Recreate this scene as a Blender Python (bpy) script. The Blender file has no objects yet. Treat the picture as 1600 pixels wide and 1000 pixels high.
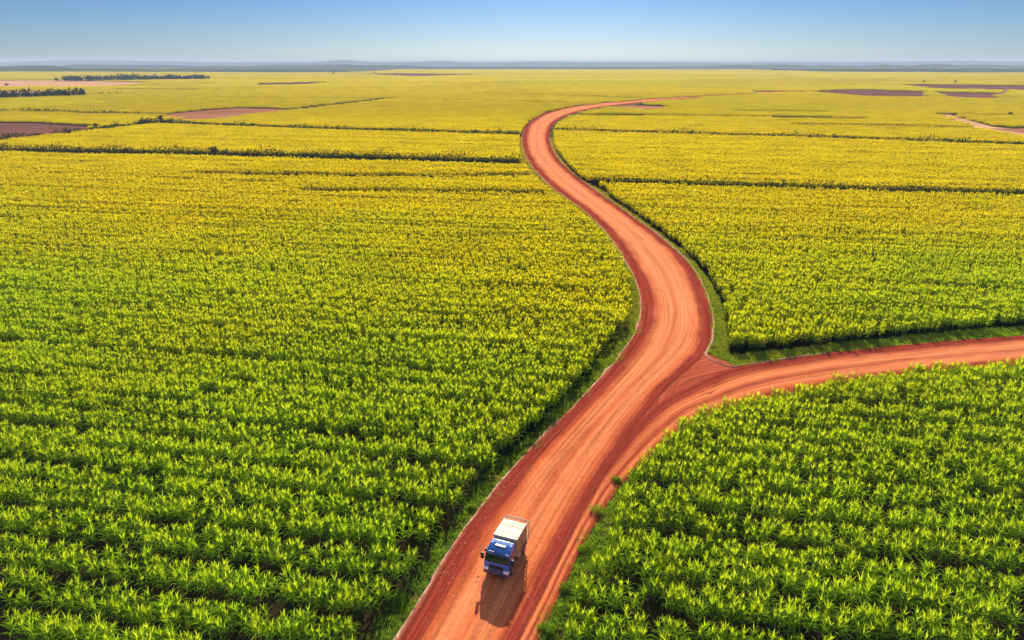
import bpy, bmesh, math, random
import numpy as np
from mathutils import Vector, Matrix

SC = bpy.context.scene
COL = SC.collection
R = math.radians
rng = np.random.default_rng(7)
random.seed(7)

# ------------------------------------------------------------------ camera and survey helper
FOC, CAM_H = 1066.7, 42.0
PITCH = math.atan((500 - 98.0) / FOC)
SP, CP = math.sin(PITCH), math.cos(PITCH)


def gp(px, py, z=0.0):
    """point at height z of the land seen at a survey position of the aerial photograph"""
    u, v = (px - 800) / FOC, (py - 500) / FOC
    t = (CAM_H - z) / (SP + v * CP)
    return (u * t, (CP - v * SP) * t)


def gps(pts, z=0.0):
    return np.array([gp(p[0], p[1], p[2] if len(p) > 2 else z) for p in pts])


cam_d = bpy.data.cameras.new('camera')
cam = bpy.data.objects.new('camera', cam_d)
COL.objects.link(cam)
cam.location = (0, 0, CAM_H)
cam.rotation_euler = (math.pi / 2 - PITCH, 0, 0)
cam_d.sensor_width, cam_d.lens = 36, 24
cam_d.clip_start, cam_d.clip_end = 0.5, 90000
SC.camera = cam

# ------------------------------------------------------------------ light
SUN_EL, SUN_AZ = R(24), R(4)
sd = Vector((math.sin(SUN_AZ) * math.cos(SUN_EL), math.cos(SUN_AZ) * math.cos(SUN_EL), math.sin(SUN_EL)))
sl = bpy.data.lights.new('sun', 'SUN')
sl.energy, sl.angle, sl.color = 4.6, R(0.6), (1.0, 0.86, 0.66)
so = bpy.data.objects.new('sun', sl)
COL.objects.link(so)
so.rotation_euler = (-sd).to_track_quat('-Z', 'Y').to_euler()
so.location = (0, 0, 300)

world = bpy.data.worlds.new('World')
SC.world = world
world.use_nodes = True
wt = world.node_tree
wt.nodes.clear()
wo = wt.nodes.new('ShaderNodeOutputWorld')
wb = wt.nodes.new('ShaderNodeBackground')
sk = wt.nodes.new('ShaderNodeTexSky')
sk.sky_type = 'NISHITA'
sk.sun_disc = False
sk.sun_elevation, sk.sun_rotation = SUN_EL, SUN_AZ
sk.air_density, sk.dust_density, sk.ozone_density = 1.0, 0.3, 3.0
wb.inputs['Strength'].default_value = 0.05
tc = wt.nodes.new('ShaderNodeTexCoord')
sx = wt.nodes.new('ShaderNodeSeparateXYZ')
wr = wt.nodes.new('ShaderNodeValToRGB')
wr.color_ramp.elements[0].position, wr.color_ramp.elements[0].color = 0.0, (0.265, 0.37, 0.575, 1)
wr.color_ramp.elements[1].position, wr.color_ramp.elements[1].color = 0.09, (0.130, 0.25, 0.475, 1)
e_ = wr.color_ramp.elements.new(0.45)
e_.color = (3.7, 2.3, 1.7, 1)  # upper sky, out of view, boosted and warmed as added fill light
wm = wt.nodes.new('ShaderNodeMix')
wm.data_type, wm.blend_type = 'RGBA', 'MULTIPLY'
wm.inputs['Factor'].default_value = 1
wt.links.new(tc.outputs['Generated'], sx.inputs[0])
wt.links.new(sx.outputs['Z'], wr.inputs[0])
wt.links.new(sk.outputs[0], wm.inputs['A'])
wt.links.new(wr.outputs[0], wm.inputs['B'])
wt.links.new(wm.outputs['Result'], wb.inputs[0])
wt.links.new(wb.outputs[0], wo.inputs[0])

SC.view_settings.view_transform = 'Standard'
SC.view_settings.look = 'None'
SC.view_settings.exposure = 1.66
SC.view_settings.gamma = 1
SC.render.engine = 'CYCLES'
cy = SC.cycles
cy.max_bounces, cy.diffuse_bounces, cy.glossy_bounces = 6, 3, 2
cy.transmission_bounces, cy.transparent_max_bounces, cy.volume_bounces = 4, 4, 0
cy.use_denoising = True
cy.denoiser = 'OPENIMAGEDENOISE'
cy.denoising_input_passes = 'RGB_ALBEDO_NORMAL'
cy.sample_clamp_indirect = 4
cy.caustics_reflective = cy.caustics_refractive = False


# ------------------------------------------------------------------ material helpers
class NT:
    def __init__(s, name):
        s.m = bpy.data.materials.new(name)
        s.m.use_nodes = True
        s.t = s.m.node_tree
        s.t.nodes.clear()
        s.out = s.n('OutputMaterial')

    def n(s, kind, **kw):
        nd = s.t.nodes.new('ShaderNode' + kind)
        for k, v in kw.items():
            if k.startswith('i_'):
                nd.inputs[k[2:].replace('_', ' ')].default_value = v
            else:
                setattr(nd, k, v)
        return nd

    def l(s, a, b):
        s.t.links.new(a, b)

    def ramp(s, fac, stops, interp='LINEAR'):
        r = s.n('ValToRGB')
        cr = r.color_ramp
        cr.interpolation = interp
        while len(cr.elements) < len(stops):
            cr.elements.new(0.5)
        for e, (p, c) in zip(cr.elements, stops):
            e.position = p
            e.color = (*c, 1) if len(c) == 3 else c
        s.l(fac, r.inputs[0])
        return r.outputs[0]

    def mix(s, f, a, b, mode='MIX'):
        m = s.n('Mix', data_type='RGBA', blend_type=mode)
        for sock, v in ((m.inputs['Factor'], f), (m.inputs['A'], a), (m.inputs['B'], b)):
            if hasattr(v, 'is_output'):
                s.l(v, sock)
            elif isinstance(v, (int, float)):
                sock.default_value = v
            else:
                sock.default_value = (*v, 1)
        return m.outputs['Result']

    def math(s, op, a, b=0.0, clamp=False):
        m = s.n('Math', operation=op, use_clamp=clamp)
        for sock, v in ((m.inputs[0], a), (m.inputs[1], b)):
            if hasattr(v, 'is_output'):
                s.l(v, sock)
            else:
                sock.default_value = v
        return m.outputs[0]

    def noise(s, vec, scale, detail=3, rough=0.55):
        nz = s.n('TexNoise')
        nz.inputs['Scale'].default_value = scale
        nz.inputs['Detail'].default_value = detail
        nz.inputs['Roughness'].default_value = rough
        if vec is not None:
            s.l(vec, nz.inputs['Vector'])
        return nz.outputs['Fac']

    def maprange(s, v, a, b, c=0.0, d=1.0):
        m = s.n('MapRange')
        s.l(v, m.inputs['Value'])
        for k, x in (('From Min', a), ('From Max', b), ('To Min', c), ('To Max', d)):
            m.inputs[k].default_value = x
        return m.outputs[0]

    def principled(s, col, rough=0.8, spec=0.3, bump=None, bs=0.3, bd=0.05, metal=0.0):
        p = s.n('BsdfPrincipled')
        if hasattr(col, 'is_output'):
            s.l(col, p.inputs['Base Color'])
        else:
            p.inputs['Base Color'].default_value = (*col, 1)
        if hasattr(rough, 'is_output'):
            s.l(rough, p.inputs['Roughness'])
        else:
            p.inputs['Roughness'].default_value = rough
        p.inputs['Specular IOR Level'].default_value = spec
        p.inputs['Metallic'].default_value = metal
        if bump is not None:
            b = s.n('Bump')
            b.inputs['Strength'].default_value = bs
            b.inputs['Distance'].default_value = bd
            s.l(bump, b.inputs['Height'])
            s.l(b.outputs[0], p.inputs['Normal'])
        return p

    def finish(s, sh):
        s.l(sh.outputs[0] if hasattr(sh, 'outputs') else sh, s.out.inputs['Surface'])
        return s.m


def plain(name, col, rough=0.5, spec=0.4, metal=0.0, grime=0.12, coat=0.0, scale=3.0):
    t = NT(name)
    pos = t.n('TexCoord').outputs['Object']
    n = t.noise(pos, scale, 4)
    s3 = t.n('SeparateXYZ')
    t.l(t.n('NewGeometry').outputs['Position'], s3.inputs[0])
    low = t.maprange(s3.outputs['Z'], 0.4, 1.8, 0.35, 0.0)
    dirt = t.math('ADD', t.maprange(n, 0.42, 0.75, 0, grime), t.math('MULTIPLY', low, t.maprange(n, 0.35, 0.65, 0.25, 1.0)), True)
    c = t.mix(dirt, col, (0.30, 0.13, 0.07))
    p = t.principled(c, t.maprange(n, 0.3, 0.7, rough * 0.85, min(1, rough * 1.2)), spec, metal=metal)
    p.inputs['Coat Weight'].default_value = coat
    p.inputs['Coat Roughness'].default_value = 0.08
    return t.finish(p)


def leaf_material(name, near, far, near_t, far_t, stem=False, trans=0.5, plots=False):
    """crop leaves: young top leaves lighter than old ones; the crop ripens to yellow away from the near fields"""
    t = NT(name)
    pos = t.n('NewGeometry').outputs['Position']
    s3 = t.n('SeparateXYZ')
    t.l(pos, s3.inputs[0])
    big = t.noise(pos, 0.012, 3)
    y = t.math('ADD', s3.outputs['Y'], t.maprange(big, 0.3, 0.7, -45, 45))
    x2 = t.math('MULTIPLY', t.math('ABSOLUTE', t.math('SUBTRACT', s3.outputs['X'], 15.0)), -0.24)
    ripe = t.ramp(t.maprange(t.math('ADD', y, x2), 25, 235), [(0, (0, 0, 0)), (0.22, (.12,) * 3), (0.42, (.45,) * 3), (0.7, (.85,) * 3), (1, (1, 1, 1))])
    rnd = t.n('ObjectInfo').outputs['Random']
    yo = t.n('Attribute', attribute_name='young').outputs['Fac']
    k = t.math('ADD', t.math('MULTIPLY', yo, 0.75), t.math('MULTIPLY', rnd, 0.25))
    c_r = t.mix(k, t.mix(ripe, near[0], far[0]), t.mix(ripe, near[1], far[1]))
    c_t = t.mix(k, t.mix(ripe, near_t[0], far_t[0]), t.mix(ripe, near_t[1], far_t[1]))
    mp = t.n('Mapping')
    mp.inputs['Rotation'].default_value = (0, 0, R(10))
    mp.inputs['Scale'].default_value = (0.0022, 0.0048, 0)
    t.l(pos, mp.inputs[0])
    vo = t.n('TexVoronoi', distance='CHEBYCHEV')
    vo.inputs['Scale'].default_value = 1.0
    t.l(mp.outputs[0], vo.inputs['Vector'])
    sc = t.n('SeparateColor')
    t.l(vo.outputs['Color'], sc.inputs[0])
    far_k = t.maprange(s3.outputs['Y'], 330, 700, 0, 1.0 if plots else 0.0)
    plot_k = t.math('ADD', 1.0, t.math('MULTIPLY', far_k, t.maprange(sc.outputs[0], 0, 1, -0.30, -0.12)))
    patch = t.math('MULTIPLY', plot_k, t.maprange(t.noise(pos, 0.05, 3), 0.3, 0.7, 0.85, 1.12))
    pm = t.n('CombineColor')
    for i in range(3):
        t.l(patch, pm.inputs[i])
    c_r = t.mix(1.0, c_r, pm.outputs[0], 'MULTIPLY')
    c_t = t.mix(1.0, c_t, pm.outputs[0], 'MULTIPLY')
    green = t.math('MULTIPLY', far_k, t.maprange(sc.outputs[1], 0.45, 1.0, 0, 0.20))
    c_r = t.mix(green, c_r, near_t[0])
    c_t = t.mix(green, c_t, (0.42, 0.46, 0.012))
    p = t.principled(c_r, 0.7, 0.0)
    tr = t.n('BsdfTranslucent')
    t.l(c_t, tr.inputs[0])
    ms = t.n('MixShader')
    ms.inputs[0].default_value = trans
    t.l(p.outputs[0], ms.inputs[1])
    t.l(tr.outputs[0], ms.inputs[2])
    return t.finish(ms)


M = {}
M['crop'] = leaf_material('crop_leaf',
                          ((0.085, 0.200, 0.010), (0.18, 0.27, 0.014)), ((0.15, 0.155, 0.003), (0.30, 0.27, 0.003)),
                          ((0.20, 0.48, 0.006), (0.46, 0.56, 0.012)), ((0.38, 0.36, 0.001), (0.73, 0.57, 0.001)), plots=True)
M['stalk'] = leaf_material('crop_stalk', ((0.06, 0.10, 0.02), (0.10, 0.14, 0.03)), ((0.12, 0.12, 0.02), (0.16, 0.14, 0.02)),
                           ((0.05, 0.08, 0.01),) * 2, ((0.08, 0.08, 0.01),) * 2, trans=0.1)
M['grass'] = leaf_material('verge_grass', ((0.065, 0.160, 0.012), (0.14, 0.23, 0.014)), ((0.10, 0.10, 0.012), (0.20, 0.17, 0.014)),
                           ((0.12, 0.30, 0.008), (0.34, 0.46, 0.012)), ((0.20, 0.18, 0.010), (0.40, 0.32, 0.010)))
M['bush'] = leaf_material('bush_leaf', ((0.018, 0.040, 0.008), (0.040, 0.066, 0.010)), ((0.014, 0.028, 0.008), (0.032, 0.048, 0.010)),
                          ((0.03, 0.08, 0.008), (0.09, 0.15, 0.012)), ((0.025, 0.06, 0.008), (0.07, 0.10, 0.012)), trans=0.12)


def ground_mat():
    t = NT('field_soil')
    pos = t.n('NewGeometry').outputs['Position']
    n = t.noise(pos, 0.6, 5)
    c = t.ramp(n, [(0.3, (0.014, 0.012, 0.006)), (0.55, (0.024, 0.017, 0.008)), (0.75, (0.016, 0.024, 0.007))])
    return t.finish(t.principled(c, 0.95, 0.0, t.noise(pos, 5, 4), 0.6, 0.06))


def verge_mat():
    t = NT('verge_soil')
    pos = t.n('NewGeometry').outputs['Position']
    n = t.noise(pos, 0.5, 5)
    c = t.ramp(n, [(0.32, (0.035, 0.055, 0.012)), (0.55, (0.05, 0.075, 0.014)), (0.72, (0.12, 0.06, 0.022))])
    return t.finish(t.principled(c, 0.95, 0.0, t.noise(pos, 6, 4), 0.6, 0.05))


def road_mat(name, stops, tread):
    t = NT(name)
    uv = t.n('UVMap', uv_map='UVMap').outputs[0]
    pos = t.n('NewGeometry').outputs['Position']
    s2 = t.n('SeparateXYZ')
    t.l(uv, s2.inputs[0])
    # streaks that run with the traffic: noise stretched along the road
    mp = t.n('Mapping')
    mp.inputs['Scale'].default_value = (26, 0.035, 1)
    t.l(uv, mp.inputs[0])
    st = t.noise(mp.outputs[0], 1.0, 5, 0.62)
    mp2 = t.n('Mapping')
    mp2.inputs['Scale'].default_value = (90, 0.09, 1)
    t.l(uv, mp2.inputs[0])
    st2 = t.noise(mp2.outputs[0], 1.0, 3, 0.6)
    wob = t.noise(pos, 0.12, 4)
    u = t.math('ADD', s2.outputs['X'], t.maprange(wob, 0.25, 0.75, -0.045, 0.045))
    base = t.ramp(u, stops)
    k = t.maprange(st, 0.30, 0.70, 0.55, 1.32)
    k2 = t.maprange(st2, 0.30, 0.70, 0.86, 1.14)
    fine = t.noise(pos, 3.5, 6, 0.7)
    k3 = t.maprange(fine, 0.3, 0.7, 0.74, 1.22)
    kk = t.math('MULTIPLY', t.math('MULTIPLY', k, k2), k3)
    cc = t.n('CombineColor')
    for i in range(3):
        t.l(kk, cc.inputs[i])
    c = t.mix(1.0, base, cc.outputs[0], 'MULTIPLY')
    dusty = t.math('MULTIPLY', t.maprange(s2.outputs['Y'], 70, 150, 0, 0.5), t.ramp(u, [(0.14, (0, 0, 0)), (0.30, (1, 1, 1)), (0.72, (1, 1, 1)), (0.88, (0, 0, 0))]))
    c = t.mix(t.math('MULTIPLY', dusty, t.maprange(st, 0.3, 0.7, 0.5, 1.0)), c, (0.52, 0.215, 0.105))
    # pale dust scratches
    mp3 = t.n('Mapping')
    mp3.inputs['Scale'].default_value = (60, 0.012, 1)
    t.l(uv, mp3.inputs[0])
    sc = t.maprange(t.noise(mp3.outputs[0], 1.0, 2, 0.5), 0.70, 0.76, 0, 0.55)
    c = t.mix(t.math('MULTIPLY', sc, t.maprange(fine, 0.4, 0.6, 0.3, 1)), c, (0.66, 0.36, 0.22))
    # tyre tread prints pressed into the soft strip
    wv = t.n('TexWave', wave_type='BANDS', bands_direction='Y')
    wv.inputs['Scale'].default_value = 1.1
    wv.inputs['Distortion'].default_value = 3.0
    wv.inputs['Detail'].default_value = 2
    wv.inputs['Detail Scale'].default_value = 3
    t.l(uv, wv.inputs['Vector'])
    band = t.n('ValToRGB')
    cr = band.color_ramp
    lo, hi = tread
    for p, v in ((lo - 0.03, 0), (lo, 1), (hi, 1), (hi + 0.03, 0)):
        e = cr.elements.new(max(0, min(1, p)))
        e.color = (v, v, v, 1)
    cr.elements[0].color = (0, 0, 0, 1)
    cr.elements[-1].color = (0, 0, 0, 1)
    t.l(u, band.inputs[0])
    fade = t.maprange(s2.outputs['Y'], 55, 85, 1, 0)
    bm = t.math('MULTIPLY', band.outputs[0], fade)
    tread_k = t.math('MULTIPLY', bm, t.maprange(wv.outputs['Fac'], 0.35, 0.65, 0.25, 0.9))
    c = t.mix(t.math('MULTIPLY', tread_k, 0.8), c, (0.10, 0.022, 0.014))
    h = t.math('ADD', t.math('ADD', fine, t.math('MULTIPLY', st2, 0.7)), t.math('MULTIPLY', tread_k, -1.5))
    p = t.principled(c, 0.97, 0.0, h, 0.35, 0.05)
    return t.finish(p)


RD, RO, RP = (0.185, 0.030, 0.018), (0.36, 0.086, 0.032), (0.45, 0.140, 0.056)  # RD: dark red edge soil, deepened to paint in field shade at the left
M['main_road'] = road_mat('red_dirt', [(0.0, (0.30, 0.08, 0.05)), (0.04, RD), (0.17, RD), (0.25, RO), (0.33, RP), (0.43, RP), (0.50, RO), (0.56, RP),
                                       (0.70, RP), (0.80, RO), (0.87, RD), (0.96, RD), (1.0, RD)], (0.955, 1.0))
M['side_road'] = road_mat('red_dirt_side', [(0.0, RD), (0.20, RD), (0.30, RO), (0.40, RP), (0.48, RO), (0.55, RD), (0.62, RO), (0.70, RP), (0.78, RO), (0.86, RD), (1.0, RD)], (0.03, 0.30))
M['apron'] = road_mat('red_dirt_apron', [(0.0, RD), (1.0, (0.27, 0.055, 0.030))], (0.98, 1.0))


def soil_plot(name, c1, c2):
    t = NT(name)
    pos = t.n('NewGeometry').outputs['Position']
    mp = t.n('Mapping')
    mp.inputs['Scale'].default_value = (0.006, 0.05, 1)
    mp.inputs['Rotation'].default_value = (0, 0, R(10))
    t.l(pos, mp.inputs[0])
    n = t.noise(mp.outputs[0], 1.0, 5, 0.65)
    return t.finish(t.principled(t.ramp(n, [(0.35, c1), (0.65, c2)]), 0.95, 0.0))


M['plot'] = soil_plot('ploughed_soil', (0.15, 0.060, 0.035), (0.27, 0.13, 0.075))
M['plot_dark'] = soil_plot('dark_ploughed_soil', (0.075, 0.034, 0.030), (0.14, 0.062, 0.050))
M['plot_pale'] = soil_plot('pale_stubble', (0.30, 0.17, 0.09), (0.42, 0.26, 0.15))


def farmland_mat():
    t = NT('far_farmland')
    pos = t.n('NewGeometry').outputs['Position']
    mp = t.n('Mapping')
    mp.inputs['Scale'].default_value = (0.0007, 0.0016, 1)
    mp.inputs['Rotation'].default_value = (0, 0, R(10))
    t.l(pos, mp.inputs[0])
    v = t.n('TexVoronoi')
    v.inputs['Scale'].default_value = 1.0
    t.l(mp.outputs[0], v.inputs['Vector'])
    sp = t.n('SeparateColor')
    t.l(v.outputs['Color'], sp.inputs[0])
    c = t.ramp(sp.outputs[0], [(0.0, (0.05, 0.065, 0.03)), (0.45, (0.10, 0.11, 0.03)), (0.75, (0.035, 0.05, 0.022)), (0.93, (0.14, 0.09, 0.06))], 'CONSTANT')
    return t.finish(t.principled(c, 0.95, 0.0))


def forest_mat():
    t = NT('far_forest')
    pos = t.n('NewGeometry').outputs['Position']
    n = t.noise(pos, 0.004, 5)
    c = t.ramp(n, [(0.35, (0.018, 0.032, 0.014)), (0.6, (0.040, 0.060, 0.020)), (0.75, (0.085, 0.085, 0.035))])
    return t.finish(t.principled(c, 0.95, 0.0))


M['soil'], M['verge'], M['farmland'], M['forest'] = ground_mat(), verge_mat(), farmland_mat(), forest_mat()


# ------------------------------------------------------------------ mesh helpers
def tag(o, label=None, cat=None, group=None, kind=None):
    if label:
        o['label'] = label
    if cat:
        o['category'] = cat
    if group:
        o['group'] = group
    if kind:
        o['kind'] = kind
    return o


def link_mesh(name, me, mat=None, parent=None):
    o = bpy.data.objects.new(name, me)
    COL.objects.link(o)
    if mat is not None and not me.materials:
        me.materials.append(mat)
    if parent is not None:
        o.parent = parent
    return o


def mesh_np(name, V, F, mat=None, young=None, uv=None, smooth=False):
    me = bpy.data.meshes.new(name)
    me.from_pydata([tuple(map(float, v)) for v in V], [], [tuple(map(int, f)) for f in F])
    if young is not None:
        a = me.attributes.new('young', 'FLOAT', 'POINT')
        a.data.foreach_set('value', np.asarray(young, np.float32))
    if uv is not None:
        ul = me.uv_layers.new(name='UVMap')
        li = np.empty(len(me.loops), np.int32)
        me.loops.foreach_get('vertex_index', li)
        ul.data.foreach_set('uv', np.asarray(uv, np.float32)[li].ravel())
    if mat is not None:
        me.materials.append(mat)
    if smooth:
        me.polygons.foreach_set('use_smooth', np.ones(len(me.polygons), bool))
    me.update()
    return me


def empty(name, loc=(0, 0, 0), rz=0.0):
    o = bpy.data.objects.new(name, None)
    COL.objects.link(o)
    o.location = loc
    o.rotation_euler = (0, 0, rz)
    o.empty_display_size = 0.3
    return o


def poly_sheet(name, pts, z, mat, uv=False):
    bm = bmesh.new()
    vs = [bm.verts.new((p[0], p[1], z)) for p in pts]
    f = bm.faces.new(vs)
    if f.normal.z < 0 or sum((pts[i - 1][0] * pts[i][1] - pts[i][0] * pts[i - 1][1]) for i in range(len(pts))) < 0:
        f.normal_flip()
    bmesh.ops.triangulate(bm, faces=bm.faces[:])
    if uv:
        ul = bm.loops.layers.uv.new('UVMap')
        for f in bm.faces:
            for lo in f.loops:
                lo[ul].uv = (lo.vert.co.x * 0.1 % 1.0, lo.vert.co.y)
    me = bpy.data.meshes.new(name)
    bm.to_mesh(me)
    bm.free()
    return link_mesh(name, me, mat)


def inside(P, poly):
    x, y = P[:, 0], P[:, 1]
    r = np.zeros(len(P), bool)
    n = len(poly)
    for i in range(n):
        x1, y1 = poly[i - 1]
        x2, y2 = poly[i]
        c = (y1 > y) != (y2 > y)
        with np.errstate(divide='ignore', invalid='ignore'):
            r ^= c & (x < (x2 - x1) * (y - y1) / (y2 - y1) + x1)
    return r


def dist_seg(P, a, b):
    a, b = np.asarray(a), np.asarray(b)
    d = b - a
    t = np.clip(((P - a) @ d) / (d @ d), 0, 1)
    return np.linalg.norm(P - a - t[:, None] * d, axis=1)


def dist_line(P, L):
    r = np.full(len(P), 1e9)
    for i in range(len(L) - 1):
        r = np.minimum(r, dist_seg(P, L[i], L[i + 1]))
    return r


def catmull(P, n):
    P = np.asarray(P, float)
    Q = np.vstack([2 * P[0] - P[1], P, 2 * P[-1] - P[-2]])
    out = []
    for i in range(len(P) - 1):
        p0, p1, p2, p3 = Q[i:i + 4]
        k = n if not callable(n) else n(np.linalg.norm(p2 - p1))
        t = np.linspace(0, 1, k, endpoint=False)[:, None]
        out.append(0.5 * (2 * p1 + (p2 - p0) * t + (2 * p0 - 5 * p1 + 4 * p2 - p3) * t ** 2 + (3 * p1 - p0 - 3 * p2 + p3) * t ** 3))
    out.append(P[-1:])
    return np.vstack(out)


# ------------------------------------------------------------------ survey of the land
MAIN_L = [(620, 1000), (690, 882), (740, 808), (790, 745), (835, 695), (880, 650), (930, 600), (965, 560), (988, 527), (1000, 492), (998, 455),
          (984, 420), (962, 384), (936, 352), (902, 322), (866, 296), (842, 273), (824, 250), (816, 228), (816, 210), (823, 194), (842, 180),
          (872, 170), (908, 163), (955, 158.3), (1010, 154), (1070, 150), (1150, 145.6), (1250, 141.2)]
MAIN_R = [(818, 1000), (862, 910), (905, 826), (948, 746), (985, 690), (1015, 645), (1045, 607), (1075, 580), (1100, 557), (1114, 525), (1112, 485),
          (1096, 440), (1070, 403), (1030, 368), (985, 335), (935, 300), (895, 270), (873, 248), (862, 228), (860, 208), (868, 193), (885, 182),
          (910, 174), (945, 167.5), (1000, 161), (1050, 156.5), (1100, 152), (1180, 147), (1275, 142.2)]
SIDE_L = [(806, 990), (848, 908), (890, 824), (934, 745), (980, 684), (1030, 630), (1090, 598), (1145, 575), (1220, 562), (1300, 551), (1400, 540),
          (1500, 531), (1600, 524), (1750, 515)]
SIDE_R = [(842, 1000), (884, 912), (928, 824), (975, 756), (1032, 702), (1092, 660), (1160, 634), (1230, 618), (1310, 602), (1390, 590), (1490, 579),
          (1590, 571), (1700, 563), (1850, 551)]
CH = 2.6
EDGE_LEFT = [(560, 1000, CH), (596, 949, CH), (636, 904, CH), (676, 842, CH), (720, 787, CH), (745, 745, CH), (781, 708, CH), (815, 676, CH), (850, 648, CH), (889, 606, CH),
             (928, 564, CH), (962, 522, CH), (985, 483, CH), (991, 450, CH), (985, 417, CH), (966, 384, CH), (940, 352, CH), (908, 324, CH), (868, 297, CH),
             (838, 273, CH), (818, 250, CH), (812, 228, CH), (812, 210, CH), (818, 195, CH), (836, 180, CH), (868, 169, CH), (906, 162, CH), (953, 157.3, CH),
             (1010, 153, CH), (1070, 149, CH), (1150, 145, CH), (1250, 140.8, CH)]
EDGE_RIGHT = [(1285, 143.2), (1190, 147.8), (1105, 153), (1055, 157.5), (1005, 162.5), (950, 169), (916, 175), (889, 183.5), (872, 194), (864, 207),
              (865, 220), (868, 236), (880, 252), (902, 276), (922, 288), (946, 299), (958, 313), (992, 334), (1028, 361), (1063, 388), (1086, 409),
              (1110, 441), (1122, 462), (1131, 492), (1136, 525), (1137, 555), (1200, 549), (1300, 538), (1400, 527), (1500, 517), (1600, 510), (1760, 500)]
EDGE_FRONT = [(1850, 540, CH), (1750, 545, CH), (1600, 553, CH), (1500, 558, CH), (1400, 567, CH), (1300, 582, CH), (1200, 600, CH), (1130, 613, CH), (1080, 633, CH),
              (1045, 660, CH), (1010, 690, CH), (985, 715, CH), (966, 745, CH), (955, 795, CH), (935, 835, CH), (905, 870, CH), (888, 905, CH), (864, 955, CH), (850, 1000, CH)]


def back(P, k, m=40.0):
    """carry a line on behind the first point"""
    d = P[0] - P[k]
    return np.vstack([P[0] + d / np.linalg.norm(d) * m, P])


mL, mR = back(gps(MAIN_L), 2), back(gps(MAIN_R), 2)
sL, sR = gps(SIDE_L), gps(SIDE_R)
sd0 = mR[0] - mR[1]
sL, sR = np.vstack([sL[0] + sd0, sL]), np.vstack([sR[0] + sd0, sR])
eL = back(gps(EDGE_LEFT), 3)
eR = gps(EDGE_RIGHT)
eF = gps(EDGE_FRONT)
eF = back(eF[::-1], 3)[::-1]
CORRIDOR = np.vstack([eL, eR, eF])
FRONT_FIELD = np.vstack([eF, [[eF[-1][0], -60], [400, -60], [400, eF[0][1]]]])
RIGHT_FIELD = np.vstack([eR, [[9000, eR[-1][1] - 10], [9000, 6000], [eR[0][0] + 3000, 6000]]])

GAPS = [  # survey line, half width: farm tracks and unplanted strips between the blocks of crop
    ([(-120, 235), (0, 239), (330, 245), (815, 258)], 8.5),
    ([(920, 288), (1250, 298), (1760, 314)], 5.0),
    ([(250, 194), (500, 204), (815, 213)], 9.0),
    ([(-120, 233), (0, 221), (100, 210), (180, 201), (250, 193.5)], 9.0),
    ([(862, 206), (1250, 217), (1700, 233)], 8.0),
    ([(890, 181.5), (1100, 183), (1340, 187)], 8.0),
    ([(1250, 197), (1400, 199.5), (1545, 203)], 8.0),
    ([(1470, 179.5), (1700, 186)], 7.0),
    ([(1150, 174.5), (1296, 177)], 6.5),
    ([(300, 276), (640, 280), (835, 279)], 4.2),
    ([(480, 303), (700, 305), (872, 308)], 3.4),
    ([(-100, 276), (60, 276), (240, 284), (300, 287), (440, 291)], 1.0),
    ([(-100, 176), (30, 175), (150, 178.5), (244, 181)], 6.0),
    ([(340, 154), (600, 155), (905, 162.5)], 6.0),
    ([(604, 155), (460, 172)], 7.0),
    ([(460, 172), (345, 185), (250, 192)], 7.0),
    ([(1445, 151), (1700, 156)], 11.0),
    ([(190, 140), (310, 141), (420, 139)], 13.0),
    ([(975, 134), (1090, 138), (1200, 141)], 11.0),
    ([(750, 147), (870, 150), (1000, 155)], 8.0),
    ([(1080, 120), (1300, 126), (1500, 131)], 15.0),
    ([(0, 120), (330, 118)], 20.0),
    ([(300, 128), (500, 133), (800, 131)], 14.0),
    ([(640, 131), (760, 130), (900, 134)], 9.0),
]
GAPS = [(gps(p), w) for p, w in GAPS]
PLOTS = [  # bare plots: survey outline, soil
    ([(245, 180), (300, 174), (370, 169), (462, 171), (345, 183.5, CH), (290, 185.5, CH)], 'plot'),
    ([(-120, 191), (60, 193), (150, 198), (110, 206, CH), (40, 211, CH), (-120, 223, CH)], 'plot_dark'),
    ([(-120, 126), (90, 125.3), (235, 129), (180, 133.5, CH), (-120, 135, CH)], 'plot_pale'),
    ([(-120, 143), (60, 143), (80, 146), (60, 149, CH), (-120, 150, CH)], 'plot_pale'),
    ([(395, 131.2), (500, 128.2), (524, 128.5), (470, 131.4, CH), (400, 132.2, CH)], 'plot_dark'),
    ([(555, 116.3), (640, 115), (748, 117), (650, 118.8, CH)], 'plot_dark'),
    ([(945, 167.6), (985, 164), (1055, 167.5), (1020, 171, CH)], 'plot'),
    ([(1257, 144), (1330, 140), (1448, 143.5), (1448, 150, CH), (1350, 149, CH)], 'plot_dark'),
    ([(1395, 132), (1583, 134.2), (1583, 139.5, CH), (1460, 137.5, CH)], 'plot_dark'),
    ([(1583, 134.2), (1700, 135), (1700, 141, CH), (1583, 139.5, CH)], 'plot_dark'),
    ([(1448, 144), (1560, 146), (1556, 152.8, CH), (1495, 151, CH)], 'plot_dark'),
    ([(1570, 139), (1583, 139), (1562, 150), (1550, 150)], 'plot'),
    ([(1455, 179), (1484, 179), (1550, 198), (1660, 208), (1660, 228), (1530, 204)], 'plot_pale'),
    ([(1542, 201), (1700, 199), (1700, 206), (1600, 208)], 'plot'),
    ([(1170, 142.5), (1260, 143.5), (1262, 145.5), (1180, 146)], 'plot'),
]
PLOTS = [(gps(p), m) for p, m in PLOTS]

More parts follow.
